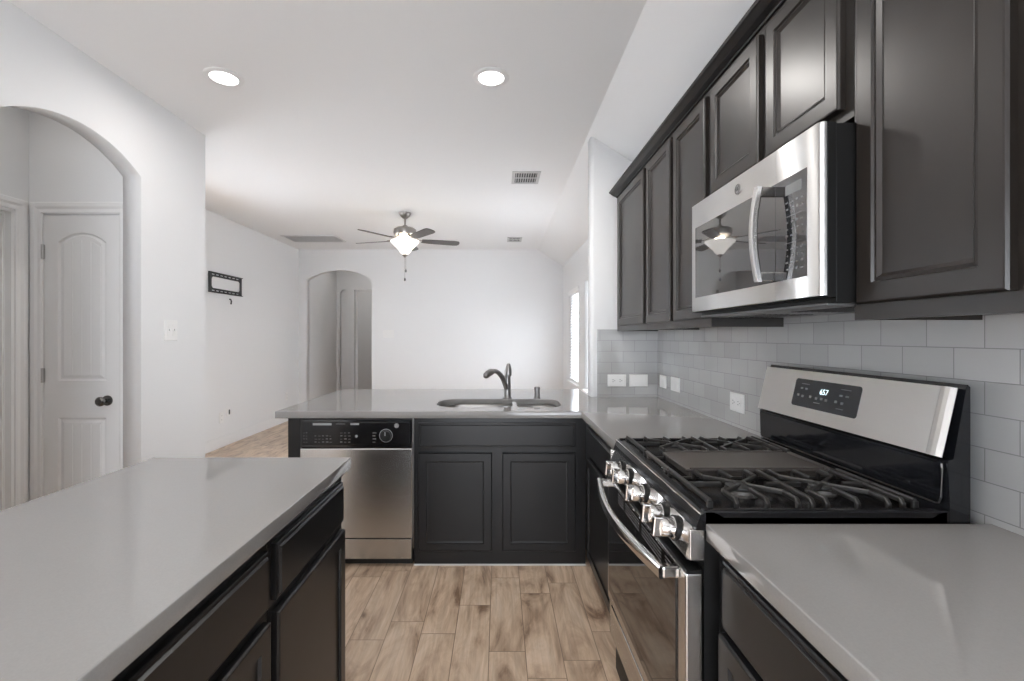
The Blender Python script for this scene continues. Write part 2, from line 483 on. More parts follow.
for i, (a, b) in enumerate(wins[:1]):
    t = thing('window_blind', BLIND_LABELS[i], 'blind', (XR + 0.04, (a + b) / 2, WZ1))
    MB().box(XR - 0.012, XR + 0.055, a + 0.005, b - 0.005, WZ1 - 0.07, WZ1 - 0.001, 0.004).build('valance', M['blind'], t)
    s = MB()
    z = WZ0 + 0.05
    while z < WZ1 - 0.08:
        c = XR + 0.03
        s.loops([[(c - 0.020, y, z - 0.012), (c + 0.020, y, z + 0.012), (c + 0.020, y, z + 0.0145), (c - 0.020, y, z - 0.0095)] for y in (a + 0.012, b - 0.012)])
        z += 0.044
    s.build('slats', M['blind'], t)
    MB().box(XR + 0.008, XR + 0.052, a + 0.01, b - 0.01, WZ0 + 0.015, WZ0 + 0.035, 0.003).build('bottom_rail', M['blind'], t)

# baseboards
def base(name, x0, x1, y0, y1):
    struct(name, MB().box(x0, x1, y0, y1, 0, 0.10).box(x0 + (0.004 if x1 - x0 < 0.05 else 0), x1 - (0.004 if x1 - x0 < 0.05 else 0),
           y0 + (0.004 if y1 - y0 < 0.05 else 0), y1 - (0.004 if y1 - y0 < 0.05 else 0), 0.10, 0.125), M['trim'])
base('baseboard_living_left', XL, XL + 0.014, 3.42, YB)
base('baseboard_back', bc + bh, XR, YB - 0.014, YB)
base('baseboard_living_right', XR - 0.014, XR, 3.50, YB - 0.014)
base('baseboard_left', -2.16, -2.146, AC + AH, 3.42)

# pantry hall behind the arch
struct('wall_pantry_hall', MB().shape([[(-2.93, 0), (-2.84, 0), (-2.84, 2.118), (-2.362, 2.118), (-2.362, 0), (-2.271, 0), (-2.271, H), (-2.93, H)]],
       -0.10, 0.0, face_neg_y(0, 2.90, 0)), M['wall'])
HY0, HY1 = 2.02, 2.81
struct('wall_hall_side', MB().shape([[(1.2, 0), (HY0, 0), (HY0, 2.118), (HY1, 2.118), (HY1, 0), (3.0, 0), (3.0, H), (1.2, H)]],
       -0.10, 0.0, face_pos_x(-2.93, 0, 0)), M['wall'])
struct('wall_hall_front', MB().box(-2.93, -2.271, 1.10, 1.20, 0, H), M['wall'])

def casing(mb, mx, w, h, cw=0.068, t=0.018, head=True):
    """moulded casing around an opening of w x h; origin at the opening's lower left corner"""
    prof = [(0.0, 0.0), (0.0, t * 0.55), (0.008, t * 0.75), (0.026, t * 0.62), (0.040, t), (cw - 0.006, t), (cw, t * 0.7), (cw, 0.0)]
    path = [(0, 0, -1, 0), (0, h, -1, 1), (w, h, 1, 1), (w, 0, 1, 0)]
    L = []
    for (x, y, dx, dy) in path:
        L.append([(x + dx * o, y + dy * o, d) for o, d in prof])
    return mb.loops(L, mx=mx)

def panel_door(name, mx, w, h, arch_z, label_parent_kind=True):
    """two-panel interior door with arched top panel and plank grooves"""
    t = 0.035
    st = 0.085 if w < 0.6 else 0.11
    lo = (0.25, 0.845); up = (1.075, 1.94)
    mb = MB()
    def panel_outline(z0, z1, ins, arched):
        x0, x1 = st + ins, w - st - ins
        if not arched: return [(x0, z0 + ins), (x1, z0 + ins), (x1, z1 - ins), (x0, z1 - ins)]
        a = arc(w / 2, (x1 - x0) / 2, z1 - ins * 0.3, 0.06 - ins * 0.3, 12)
        return [(x0, z0 + ins), (x1, z0 + ins)] + a
    holes = [panel_outline(*lo, 0, False), panel_outline(*up, 0, True)]
    mb.shape([rect(0, w, 0, h)] + holes, -t, 0.0, mx)
    for (z0, z1), ar in ((lo, False), (up, True)):
        L = []
        for ins, d in ((0, 0.0), (0.010, -0.010), (0.018, -0.010), (0.034, -0.003)):
            L.append([(u, v, d) for u, v in panel_outline(z0, z1, ins, ar)])
        mb.loops([[(u, v, -t + 0.002) for u, v in panel_outline(z0, z1, 0, ar)]] + L, mx=mx)
        # shallow raised planks on the field
        x0, x1 = st + 0.036, w - st - 0.036
        n = 4
        for k in range(n):
            a = x0 + (x1 - x0) * k / n + 0.003; b = x0 + (x1 - x0) * (k + 1) / n - 0.003
            def top(x):
                if not ar: return z1 - 0.040
                q = (x - w / 2) / ((x1 - x0) / 2)
                return z1 - 0.030 + 0.045 * (1 - q * q)
            mb.prism([(a, z0 + 0.04), (b, z0 + 0.04), (b, top(b)), (a, top(a))], -0.006, -0.0005, mx)
    o = struct(name, mb, M['door_white'])
    return o

# closed pantry door
mxd = face_neg_y(-2.838, 2.902, 0)
pd = panel_door('door_1', mxd, 0.472, 2.11, 1.94)
kb = MB()
kx, kz = -2.442, 0.953
kb.lathe([(0.032, 0), (0.032, 0.006), (0.020, 0.010), (0.011, 0.014), (0.011, 0.036), (0.020, 0.040), (0.029, 0.050), (0.029, 0.060), (0.020, 0.070), (0.006, 0.073)], 24,
         frame((kx, 2.902, kz), (1, 0, 0), (0, 0, 1)))
kb.build('door_knob', M['dark_nickel'], pd, 1)
for hz in (1.88, 1.11, 0.28):
    MB().cyl((-2.842, 2.894, hz - 0.045), (-2.842, 2.894, hz + 0.045), 0.008, 12).box(-2.852, -2.832, 2.896, 2.901, hz - 0.044, hz + 0.044).build('hinge', M['hinge'], pd, 1)
cs = MB(); casing(cs, face_neg_y(-2.842, 2.90, 0), 0.484, 2.118, 0.07)
struct('trim_1', cs, M['trim'])
# side doorway casing and door in the hall
cs = MB(); casing(cs, face_pos_x(-2.93, HY0, 0), HY1 - HY0, 2.118, 0.07)
cs.box(-3.03, -2.93, HY1 - 0.018, HY1, 0, 2.118).box(-3.03, -2.93, HY0, HY0 + 0.018, 0, 2.118).box(-3.03, -2.93, HY0 + 0.018, HY1 - 0.018, 2.10, 2.118)
cs.box(-2.985, -2.97, HY1 - 0.032, HY1 - 0.018, 0, 2.10).box(-2.985, -2.97, HY0 + 0.018, HY1 - 0.032, 2.086, 2.0995)
struct('trim_2', cs, M['trim'])
d2 = panel_door('door_2', face_pos_x(-2.986, HY0 + 0.02, 0), HY1 - HY0 - 0.04, 2.09, 1.94)
MB().lathe([(0.032, 0), (0.032, 0.006), (0.011, 0.014), (0.011, 0.036), (0.029, 0.050), (0.029, 0.060), (0.006, 0.073)], 24,
           frame((-2.986, HY0 + 0.09, 0.953), (0, 1, 0), (0, 0, 1))).build('door_knob', M['dark_nickel'], d2, 1)

# hallway beyond the living room arch
struct('wall_hallway_left', MB().box(-3.42, -3.30, YB + 0.13, 10.7, 0, H), M['wall'])
ho = [(-3.30, 0), (-3.24, 0)] + arc(-3.15, 0.09, 2.22, 0.09, 12)[::-1] + [(-3.06, 0), (-2.98, 0), (-2.98, H), (-3.30, H)]
struct('wall_hallway_end', MB().shape([ho], -0.10, 0.0, face_neg_y(0, 9.45, 0)), M['wall'])
struct('wall_hallway_bright_back', MB().box(-3.30, -2.98, 9.56, 9.60, 0, H), M['trim'])  # shallow back added to catch hall light, in place of a lit opening
struct('wall_hallway_jamb', MB().box(-2.98, -2.93, 9.40, 9.50, 0, H).box(-2.9295, -1.25, 9.40, 9.50, 2.30, H), M['wall'])
struct('wall_hallway_far', MB().box(-4.4, -1.0, 10.6, 10.7, 0, H), M['wall'])
struct('wall_hallway_divide', MB().box(-2.98, -2.88, 9.5, 10.6, 0, H), M['wall'])
struct('wall_hallway_right', MB().box(-1.25, -1.15, YB + 0.13, 10.6, 0, H), M['wall'])

# ------------------------------------------------------------------ backsplash tile
struct('trim_backsplash_long', MB().box(1.152, XK, 0.0, YS, 0.90, 1.43), M['tile_y'])
struct('trim_backsplash_end', MB().box(0.715, 1.152, YS - 0.008, YS, 0.914, 1.403), M['tile_x'])

# ------------------------------------------------------------------ cabinets
LDOOR = [(0, 0.014), (0.003, 0.019), (0.006, 0.020), (0.047, 0.020), (0.0495, 0.0125), (0.056, 0.0115), (0.058, 0.0115)]
DOOR = [(0, 0.014), (0.003, 0.019), (0.006, 0.020), (0.046, 0.020), (0.049, 0.014), (0.056, 0.0155), (0.064, 0.0085), (0.066, 0.0085)]
DRAWER = [(0, 0.012), (0.004, 0.014), (0.010, 0.014), (0.014, 0.020), (0.017, 0.020)]
def cab_door(parent, mx, w, h, m, name='door'):
    return MB().nested(mx, w, h, DOOR if m is M['cab_warm_lit'] else LDOOR).build(name, m, parent)
def cab_drawer(parent, mx, w, h, m, name='drawer'):
    return MB().nested(mx, w, h, DRAWER).build(name, m, parent)

TOPZ, CT = 0.914, 0.040
BODYZ = TOPZ - CT - 0.001

# --- upper cabinets on the right wall
XF = 0.86
UZ0, UZ1 = 1.391, 2.36
def upper(y0, y1, z0, label, doors, rail=True):
    t = thing('wall_cabinet', label, 'cabinet', (1.0, (y0 + y1) / 2, z0))
    b = MB()
    zb = z0 + (0.028 if rail else 0.0)
    g = 0.0008
    b.box(XF + 0.02, 1.151, y0 + g, y1 - g, zb + 0.006, UZ1)
    # face frame
    b.box(XF, XF + 0.0199, y0 + g, y1 - g, z0, UZ1)
    if rail:
        b.box(XF + 0.02, 1.151, y0 + g, y0 + 0.018, z0, zb + 0.01).box(XF + 0.02, 1.151, y1 - 0.018, y1 - g, z0, zb + 0.01)
    b.build('body', M['cab_warm_lit'], t)
    if rail:
        MB().box(XF + 0.021, 1.150, y0 + 0.019, y1 - 0.019, zb, zb + 0.005).build('bottom_panel', M['raw_wood'], t)
    dz0 = 1.4275 if rail else 1.915
    for (a, c) in doors:
        cab_door(t, face_neg_x(XF, a, dz0), a - c, 2.335 - dz0, M['cab_warm_lit'])
    return t
upper(2.69, YS - 0.009, UZ0, 'dark wood wall cabinet against the tiled end wall, its single door the farthest', [(3.296, 2.714)])
upper(1.88, 2.69, UZ0, 'dark wood two-door wall cabinet directly left of the microwave', [(2.664, 2.292), (2.25, 1.905)])
upper(1.125, 1.88, 1.885, 'short dark wood wall cabinet mounted above the microwave', [(1.854, 1.5145), (1.4706, 1.1525)], rail=False)
upper(0.27, 1.125, UZ0, 'large dark wood wall cabinet nearest the camera, right of the microwave', [(1.097, 0.770), (0.725, 0.30)])
# crown moulding
cr = MB()
prof = [(XF + 0.001, 2.361), (XF - 0.008, 2.361), (XF - 0.010, 2.367), (XF - 0.030, 2.374), (XF - 0.050, 2.389), (XF - 0.056, 2.391), (XF - 0.060, 2.400), (XF + 0.03, 2.400), (XF + 0.03, 2.361)]
cr.loops([[(x, y, z) for x, z in prof] for y in (YS - 0.002, 0.25)])
tag(cr.build('crown_molding', M['cabinet']), 'dark crown molding running along the top of the wall cabinets', 'molding')

# --- base cabinets: peninsula
YF = 2.75
t = thing('end_panel', 'dark wood end panel of the peninsula, left of the dishwasher', 'panel', (-1.21, 3.0, 0))
MB().box(-1.248, -1.176, YF, 3.40, 0.10, BODYZ, 0.002).build('board', M['cabinet'], t)
MB().box(-1.240, -1.180, YF + 0.06, 3.38, 0, 0.10).build('toe_kick', M['toe'], t)
# back of peninsula towards living room
tag(MB().box(-1.248, XC + 0.01, 3.42, 3.50, 0, BODYZ).build('peninsula_back_panel', M['cabinet']), 'dark panel closing the living room side of the peninsula', 'panel')

t = thing('sink_cabinet', 'dark wood two-door sink cabinet with false drawer front, right of dishwasher', 'cabinet', (0, 3.0, 0))
b = MB()
x0, x1 = -0.502, 0.512
b.box(x0, x1, YF, YF + 0.0195, 0, BODYZ)
b.box(x0, x0 + 0.018, YF + 0.02, 3.41, 0, BODYZ).box(x1 - 0.018, x1, YF + 0.02, 3.37, 0, BODYZ).box(x0, x1, YF + 0.02, 3.37, 0.08, 0.10)
b.box(x0, x1, 3.37, 3.378, 0.10, BODYZ)
b.build('body', M['cabinet'], t)
cab_drawer(t, face_neg_y(-0.475, YF, 0.70), 0.926, 0.143, M['cabinet'], 'false_drawer_front')
cab_door(t, face_neg_y(-0.475, YF, 0.089), 0.434, 0.577, M['cabinet'])
cab_door(t, face_neg_y(0.020, YF, 0.089), 0.431, 0.577, M['cabinet'])
MB().box(x0, x1, YF - 0.008, YF - 0.0005, 0, 0.009, 0.002).build('floor_caulk', M['caulk'], t)

# --- base cabinet between corner and range
XB = 0.513
def base_right(name_label, y0, y1, fronts, toe=True):
    t = thing('base_cabinet', name_label, 'cabinet', (0.8, (y0 + y1) / 2, 0))
    MB().box(XB, 1.150, y0, y1, 0.10, BODYZ, 0.001).build('body', M['cabinet'], t)
    MB().box(XB + 0.05, 1.150, y0, y1, 0, 0.099).build('toe_kick', M['toe'], t)
    for (kind, a, c, z0, z1) in fronts:
        (cab_drawer if kind == 'drawer' else cab_door)(t, face_neg_x(XB, a, z0), a - c, z1 - z0, M['cabinet'])
    return t
base_right('dark wood base cabinet in the corner, between sink cabinet and gas range', 1.885, 2.749,
           [('drawer', 2.62, 2.02, 0.70, 0.843), ('door', 2.62, 2.02, 0.11, 0.672)])
base_right('dark wood base cabinet under the counter in the right foreground', 0.10, 1.082,
           [('drawer', 1.040, 0.62, 0.70, 0.850), ('door', 1.050, 0.62, 0.11, 0.684), ('drawer', 0.58, 0.14, 0.70, 0.850), ('door', 0.58, 0.14, 0.11, 0.684)])

# --- island
XI = -0.563
def island_cab(label, y0, y1, fr):
    t = thing('island_cabinet', label, 'cabinet', (-0.9, (y0 + y1) / 2, 0), 'island base cabinets')
    MB().box(-1.22, XI, y0, y1, 0.10, BODYZ, 0.001).build('body', M['cabinet'], t)
    MB().box(-1.20, XI - 0.06, y0 + 0.003, y1 - 0.003, 0, 0.099).build('toe_kick', M['toe'], t)
    for (kind, a, c, z0, z1) in fr:
        (cab_drawer if kind == 'drawer' else cab_door)(t, face_pos_x(XI, a, z0), c - a, z1 - z0, M['cabinet'])
island_cab('dark wood island cabinet at the far end of the island, facing the range', 1.131, 1.662, [('drawer', 1.149, 1.640, 0.70, 0.84), ('door', 1.149, 1.648, 0.11, 0.67)])
island_cab('dark wood island cabinet in the left foreground, nearer the camera', 0.60, 1.129, [('drawer', 0.62, 1.11, 0.70, 0.84), ('door', 0.62, 1.11, 0.11, 0.67)])

# ------------------------------------------------------------------ countertops
def counter(name, label, loops):
    mb = MB().shape(loops, TOPZ - CT, TOPZ, frame((0, 0, 0), (1, 0, 0), (0, 1, 0)))
    o = mb.build(name, M['counter'])
    bv = o.modifiers.new('edge', 'BEVEL'); bv.width = 0.003; bv.segments = 2; bv.limit_method = 'ANGLE'; bv.angle_limit = 1.0
    tag(o, label, 'countertop')
    return o
SX0, SX1, SY0, SY1 = -0.405, 0.400, 2.868, 3.272
def qarc(cx, cy_, r_, a0, a1, n=8):
    return [(cx + r_ * math.cos(math.radians(a0 + (a1 - a0) * k / n)), cy_ + r_ * math.sin(math.radians(a0 + (a1 - a0) * k / n))) for k in range(n + 1)]
YN = 3.10      # how far the ledge between the two bowls reaches back
sink_hole = (qarc(SX1 - 0.13, SY1 - 0.13, 0.13, 0, 90) + qarc(SX0 + 0.16, SY1 - 0.16, 0.16, 90, 180) + qarc(SX0 + 0.16, SY0 + 0.16, 0.16, 180, 270)
             + qarc(0.085 - 0.09, SY0 + 0.09, 0.09, 270, 360) + qarc(0.100, YN, 0.015, 180, 0, 6) + qarc(0.115 + 0.09, SY0 + 0.09, 0.09, 180, 270)
             + qarc(SX1 - 0.13, SY0 + 0.13, 0.13, 270, 360))
counter('countertop', 'grey quartz countertop of the peninsula, holding the sink and turning the corner to the range',
        [[(-1.309, 2.717), (0.483, 2.717), (0.483, 1.884), (1.151, 1.884), (1.151, YS - 0.009), (XC + 0.018, YS - 0.009), (XC + 0.018, 3.50), (XC + 0.018, 3.875), (-1.309, 3.875)], sink_hole])
counter('countertop', 'grey quartz countertop right of the range, in the right foreground',
        [rect(0.483, 1.151, 0.05, 1.088)])
counter('countertop', 'light grey quartz top of the island in the left foreground', [rect(-1.25, -0.536, 0.05, 1.686)])

# ------------------------------------------------------------------ sink, faucet
t = thing('kitchen_sink', 'stainless steel double bowl sink set into the peninsula countertop', 'sink', (0, 3.07, 0.87))
zr = TOPZ - CT - 0.0005
def bowl(x0, x1, y0, y1, r, depth):
    L = []
    for ins, z in ((-0.012, zr - 0.001), (0.0, zr - 0.001), (0.004, zr - 0.008), (0.010, zr - depth * 0.7), (0.030, zr - depth * 0.95), (0.07, zr - depth)):
        L.append([(u, v, z) for u, v in rrect(x0 + ins, x1 - ins, y0 + ins, y1 - ins, max(r - ins, 0.02), 8)])
    outer = []
    for ins, z in ((0.068, zr - depth - 0.004), (0.026, zr - depth * 0.95 - 0.004), (0.006, zr - depth * 0.7), (-0.001, zr - 0.008), (-0.012, zr - 0.004)):
        outer.append([(u, v, z) for u, v in rrect(x0 + ins, x1 - ins, y0 + ins, y1 - ins, max(r - ins, 0.02), 8)])
    return MB().loops(L + outer, cap0=False, cap1=False) if False else MB().loops(L, cap0=False, cap1=True)
bA = bowl(SX0 + 0.004, 0.082, SY0 + 0.004, SY1 - 0.004, 0.15, 0.18).build('large_bowl', M['sink_steel'], t, 1)
bB = bowl(0.112, SX1 - 0.004, SY0 + 0.004, SY1 - 0.05, 0.12, 0.16).build('small_bowl', M['sink_steel'], t, 1)
MB().box(0.087, 0.107, SY0 + 0.010, SY1 - 0.060, 0.72, 0.868, 0.006, 3).build('divider', M['sink_steel'], t, 1)
# flange ring and divider deck
fl = MB().shape([rrect(SX0 - 0.02, SX1 + 0.02, SY0 - 0.02, SY1 + 0.02, 0.16, 10),
                 rrect(SX0 + 0.004, 0.082, SY0 + 0.004, SY1 - 0.004, 0.15, 8),
                 rrect(0.112, SX1 - 0.004, SY0 + 0.004, SY1 - 0.05, 0.12, 8)], zr - 0.0030, zr - 0.0004, frame((0, 0, 0), (1, 0, 0), (0, 1, 0)))
fl.build('rim', M['sink_steel'], t)
for x, y, d in ((-0.15, 3.08, 0.18), (0.25, 3.06, 0.16)):
    MB().lathe([(0.045, 0), (0.045, 0.004), (0.038, 0.005), (0.030, 0.002), (0.008, 0.002)], 24, Matrix.Translation((x, y, zr - d + 0.0003))).build('drain', M['chrome'], t, 1)

FX, FY = 0.060, 3.325
t = thing('faucet', 'brushed nickel pull-out kitchen faucet standing behind the sink', 'faucet', (FX, FY, TOPZ))
MB().lathe([(0.033, 0), (0.033, 0.006), (0.027, 0.012), (0.026, 0.05), (0.024, 0.12), (0.023, 0.150), (0.025, 0.160)], 24, Matrix.Translation((FX, FY, TOPZ))).build('base', M['nickel'], t, 1)
MB().lathe([(0.025, 0.158), (0.026, 0.165), (0.025, 0.195), (0.018, 0.225), (0.013, 0.240), (0.006, 0.246)], 24, Matrix.Translation((FX, FY, TOPZ)) @ Matrix.Rotation(math.radians(2), 4, 'Y')).build('handle', M['nickel'], t, 1)
sp = []
P = [Vector((FX - 0.004, FY - 0.006, TOPZ + 0.055)), Vector((FX - 0.03, FY - 0.05, TOPZ + 0.16)), Vector((FX - 0.070, FY - 0.12, TOPZ + 0.215)), Vector((FX - 0.108, FY - 0.18, TOPZ + 0.200))]
for k in range(15):
    s = k / 14
    sp.append(((1 - s) ** 3) * P[0] + 3 * s * (1 - s) ** 2 * P[1] + 3 * s * s * (1 - s) * P[2] + s ** 3 * P[3])
MB().tube(sp, [0.017] * 8 + [0.0165, 0.016, 0.016, 0.016, 0.016, 0.016, 0.016], 16).build('spout', M['nickel'], t, 1)
d = (sp[-1] - sp[-2]).normalized(); e = sp[-1]
MB().tube([e + d * 0.001, e + d * 0.004, e + d * 0.02, e + d * 0.05 + Vector((0, 0, -0.004)), e + d * 0.075 + Vector((0, 0, -0.012)), e + d * 0.085 + Vector((0, 0, -0.018))],
          [0.018, 0.022, 0.024, 0.023, 0.021, 0.012], 18).build('spray_head', M['nickel'], t, 1)
tag(MB().lathe([(0.025, 0), (0.025, 0.004), (0.0205, 0.008), (0.0205, 0.058), (0.022, 0.060), (0.022, 0.076), (0.016, 0.079)], 24, Matrix.Translation((0.272, 3.325, TOPZ))).build('air_gap_cap', M['nickel'], None, 1),
    'small nickel cylindrical cap on the counter, right of the faucet', 'sink fitting')

# ------------------------------------------------------------------ dishwasher
t = thing('dishwasher', 'stainless steel dishwasher with black control panel under the peninsula', 'dishwasher', (-0.84, 3.0, 0))
DX0, DX1 = -1.168, -0.510
MB().box(DX0 + 0.005, DX1 - 0.005, YF + 0.012, 3.37, 0.10, BODYZ - 0.003).build('body', M['black_plastic'], t)
cp = MB()
cp.box(DX0, DX1, YF - 0.020, YF + 0.012, 0.700, 0.866, 0.004)
cpo = cp.build('control_panel', M['black_gloss'], t)
MB().box(DX0 + 0.012, DX1 - 0.012, YF - 0.026, YF - 0.019, 0.715, 0.852, 0.003).build('control_fascia', M['black_glass'], cpo)
MB().box(DX0, DX1, YF - 0.022, YF + 0.011, 0.168, 0.695, 0.005).build('door_panel', M['steel_dw'], t)
MB().box(DX0 + 0.004, DX1 - 0.004, YF - 0.018, YF + 0.011, 0.045, 0.163, 0.003).build('lower_panel', M['steel_dw'], t)
MB().box(DX0 + 0.004, DX1 - 0.004, YF + 0.02, YF + 0.08, 0.0, 0.098).build('toe_kick', M['toe'], t)
MB().box(DX1 + 0.0005, DX1 + 0.006, YF - 0.004, YF + 0.012, 0.10, 0.866).build('side_gasket', M['nickel'], t)
yp = YF - 0.0265
hm = MB().prism([(-1.09, 0.832), (-0.98, 0.832), (-0.98, 0.845), (-1.09, 0.845)], 0, 0.001, frame((0, yp, 0), (1, 0, 0), (0, 0, 1)))
hm.build('vent_marks', M['ink'], cpo)
MB().box(-0.955, -0.90, yp - 0.001, yp, 0.838, 0.842).build('vent_marks', M['ink_dim'], cpo)
MB().box(-0.87, -0.82, yp - 0.001, yp, 0.834, 0.844).build('vent_marks', M['ink'], cpo)
for cx0, cx1, nz, nn in ((-1.145, -1.115, 4, 2), (-1.08, -0.97, 3, 5), (-0.93, -0.86, 4, 3), (-0.74, -0.70, 4, 1)):
    mk = MB()
    for r in range(nz):
        for c in range(nn):
            a = cx0 + (cx1 - cx0) * c / nn
            L_ = (cx1 - cx0) / nn * random.uniform(0.35, 0.7)
            z = 0.732 + r * 0.018
            mk.box(a, a + L_, yp - 0.0008, yp, z, z + random.choice((0.002, 0.003, 0.005)))
    mk.build('button_marks', M['ink_dim'], cpo)
MB().lathe([(0.008, 0), (0.008, 0.004), (0.005, 0.005)], 16, frame((-0.835, yp, 0.768), (1, 0, 0), (0, 0, 1))).build('indicator_button', M['ink'], cpo, 1)
MB().lathe([(0.036, 0), (0.036, 0.004), (0.030, 0.006), (0.030, 0.020), (0.027, 0.023)], 28, frame((-0.662, yp, 0.772), (1, 0, 0), (0, 0, 1))).build('dial', M['black_plastic'], cpo, 1)
MB().shape([[(0.039 * math.cos(a * PI / 20), 0.039 * math.sin(a * PI / 20)) for a in range(40)], [(0.0365 * math.cos(a * PI / 20), 0.0365 * math.sin(a * PI / 20)) for a in range(40)]],
           0, 0.001, frame((-0.662, yp, 0.772), (1, 0, 0), (0, 0, 1))).box(-0.664, -0.660, yp - 0.0245, yp - 0.023, 0.775, 0.797, mx=None).build('dial_scale', M['ink'], cpo)
def badge(parent, mx, r):
    o = MB().lathe([(r, 0), (r, 0.0015), (r * 0.93, 0.0025)], 28, mx).build('badge', M['aluminium'], parent, 1)
    q = MB().shape([[(r * 0.86 * math.cos(a * PI / 16), r * 0.86 * math.sin(a * PI / 16)) for a in range(32)],
                    [(r * 0.76 * math.cos(a * PI / 16), r * 0.76 * math.sin(a * PI / 16)) for a in range(32)]], 0.0025, 0.003, mx)
    q.text('GE', r * 0.95, mx @ Matrix.Translation((0, 0, 0.0028)))
    q.build('badge_emblem', M['slot'], o)
badge(cpo, frame((-0.600, yp, 0.830), (1, 0, 0), (0, 0, 1)), 0.014)

# ------------------------------------------------------------------ gas range
RY0, RY1 = 1.093, 1.880
t = thing('gas_range', 'stainless steel gas range with black cooktop, five knobs and backguard', 'range', (0.78, 1.49, 0))
MB().box(0.484, 1.10, RY0 + 0.003, RY1 - 0.003, 0.08, 0.905).build('body', M['black_plastic'], t)
MB().box(0.50, 1.08, RY0 + 0.03, RY1 - 0.03, 0.0, 0.08).build('plinth', M['toe'], t)
# cooktop
ct = MB()
cprof = [(0.463, 0.897), (0.468, 0.915), (0.474, 0.930), (0.484, 0.937), (0.500, 0.939), (0.515, 0.934), (0.530, 0.925), (1.02, 0.925), (1.035, 0.934), (1.06, 0.940), (1.06, 0.905), (0.463, 0.894)]
ct.loops([[(x, y, z) for x, z in cprof] for y in (RY0 + 0.0005, RY1 - 0.0005)])
for y0 in (RY0 + 0.0005, RY1 - 0.0225):
    ct.box(0.482, 1.059, y0, y0 + 0.022, 0.895, 0.9425, 0.005)
cto = ct.build('cooktop', M['cooktop'], t)
MB().tube([(0.4745, RY0 + 0.002, 0.9335), (0.4745, RY1 - 0.002, 0.9335)], 0.0022, 8).build('front_trim', M['chrome'], cto, 1)
# control panel
pp = [(0.459, 0.900), (0.4655, 0.897), (0.484, 0.897), (0.484, 0.822), (0.446, 0.822), (0.443, 0.828)]
cpn = MB().loops([[(x, y, z) for x, z in pp] for y in (RY0 + 0.012, RY1 - 0.012)])
cpn = cpn.build('control_panel', M['chrome'], t)
for ya in (RY0, RY1 - 0.0115):
    MB().box(0.449, 0.484, ya, ya + 0.0115, 0.824, 0.896, 0.002).build('panel_end_cap', M['steel'], cpn)
for ky in (1.190, 1.280, 1.445, 1.615, 1.715):
    ax = Vector((-1, 0, 0.10)).normalized()
    q = ax.to_track_quat('Z', 'Y').to_matrix().to_4x4()
    q.translation = Vector((0.452, ky, 0.862))
    k = MB().lathe([(0.030, -0.002), (0.030, 0.006), (0.027, 0.009), (0.0245, 0.010), (0.0245, 0.034), (0.022, 0.040), (0.018, 0.0405)], 28, q).build('knob', M['chrome'], cpn, 1)
    MB().lathe([(0.0315, -0.001), (0.0315, 0.0075), (0.028, 0.0082)], 28, q).build('knob_ring', M['black_plastic'], k, 1)
    g = MB()
    g.box(-0.009, 0.009, -0.0255, 0.0255, 0.034, 0.060, 0.004, 2, q @ Matrix.Rotation(0, 4, 'Z'))
    g.build('knob_grip', M['chrome'], k)
# oven door
XO = 0.440
od = MB()
od.box(XO, 0.480, RY0 + 0.002, RY1 - 0.002, 0.305, 0.792, 0.004)
odo = od.build('oven_door', M['steel'], t)
MB().box(XO + 0.001, 0.480, RY0 + 0.001, RY1 - 0.001, 0.7925, 0.800, 0.002).build('door_cap', M['black_plastic'], odo)
MB().box(XO - 0.004, XO + 0.001, RY0 + 0.055, RY1 - 0.030, 0.345, 0.788, 0.002).build('door_glass', M['oven_glass'], odo)
vs = MB()
for i in range(4):
    for (a, b) in ((1.17, 1.22), (1.25, 1.42), (1.45, 1.60), (1.63, 1.70)):
        z = 0.775 - i * 0.010
        vs.box(XO - 0.0048, XO - 0.0040, a, b, z, z + 0.0025)
vs.build('vent_slots', M['ink_dim'], odo)
hp = []
for k in range(25):
    s = k / 24
    y = 1.130 + (1.835 - 1.130) * s
    hp.append((0.398 - 0.040 * math.sin(PI * s), y, 0.778))
h = MB().tube(hp, 0.014, 16, flat=(0.011, 0.016)).build('handle', M['chrome'], odo, 1)
for y in (1.140, 1.826):
    MB().box(0.397, XO + 0.001, y - 0.013, y + 0.013, 0.764, 0.792, 0.005).build('handle_bracket', M['chrome'], h)
# storage drawer
dr = MB().box(XO + 0.006, 0.48, RY0 + 0.003, RY1 - 0.003, 0.165, 0.297, 0.004).build('storage_drawer', M['steel'], t)
MB().box(XO + 0.003, XO + 0.0065, RY0 + 0.04, RY1 - 0.04, 0.268, 0.290, 0.0015).build('drawer_pull', M['chrome'], dr)
MB().box(XO + 0.03, 0.48, RY0 + 0.01, RY1 - 0.01, 0.02, 0.160).build('kick_panel', M['black_plastic'], t)
# burners
def burner(x, y, r):
    b = MB().lathe([(r * 1.15, 0), (r * 1.15, 0.004), (r, 0.006), (r * 0.95, 0.014), (r * 0.7, 0.016)], 28, Matrix.Translation((x, y, 0.9252))).build('burner', M['burner_base'], cto, 1)
    MB().lathe([(r * 0.80, 0), (r * 0.92, 0.002), (r * 0.92, 0.007), (r * 0.80, 0.010), (0.004, 0.011)], 28, Matrix.Translation((x, y, 0.9414))).build('burner_cap', M['burner_cap'], b, 1)
for x, y, r in ((0.655, 1.265, 0.040), (0.875, 1.265, 0.032), (0.655, 1.735, 0.034), (0.875, 1.735, 0.036)):
    burner(x, y, r)
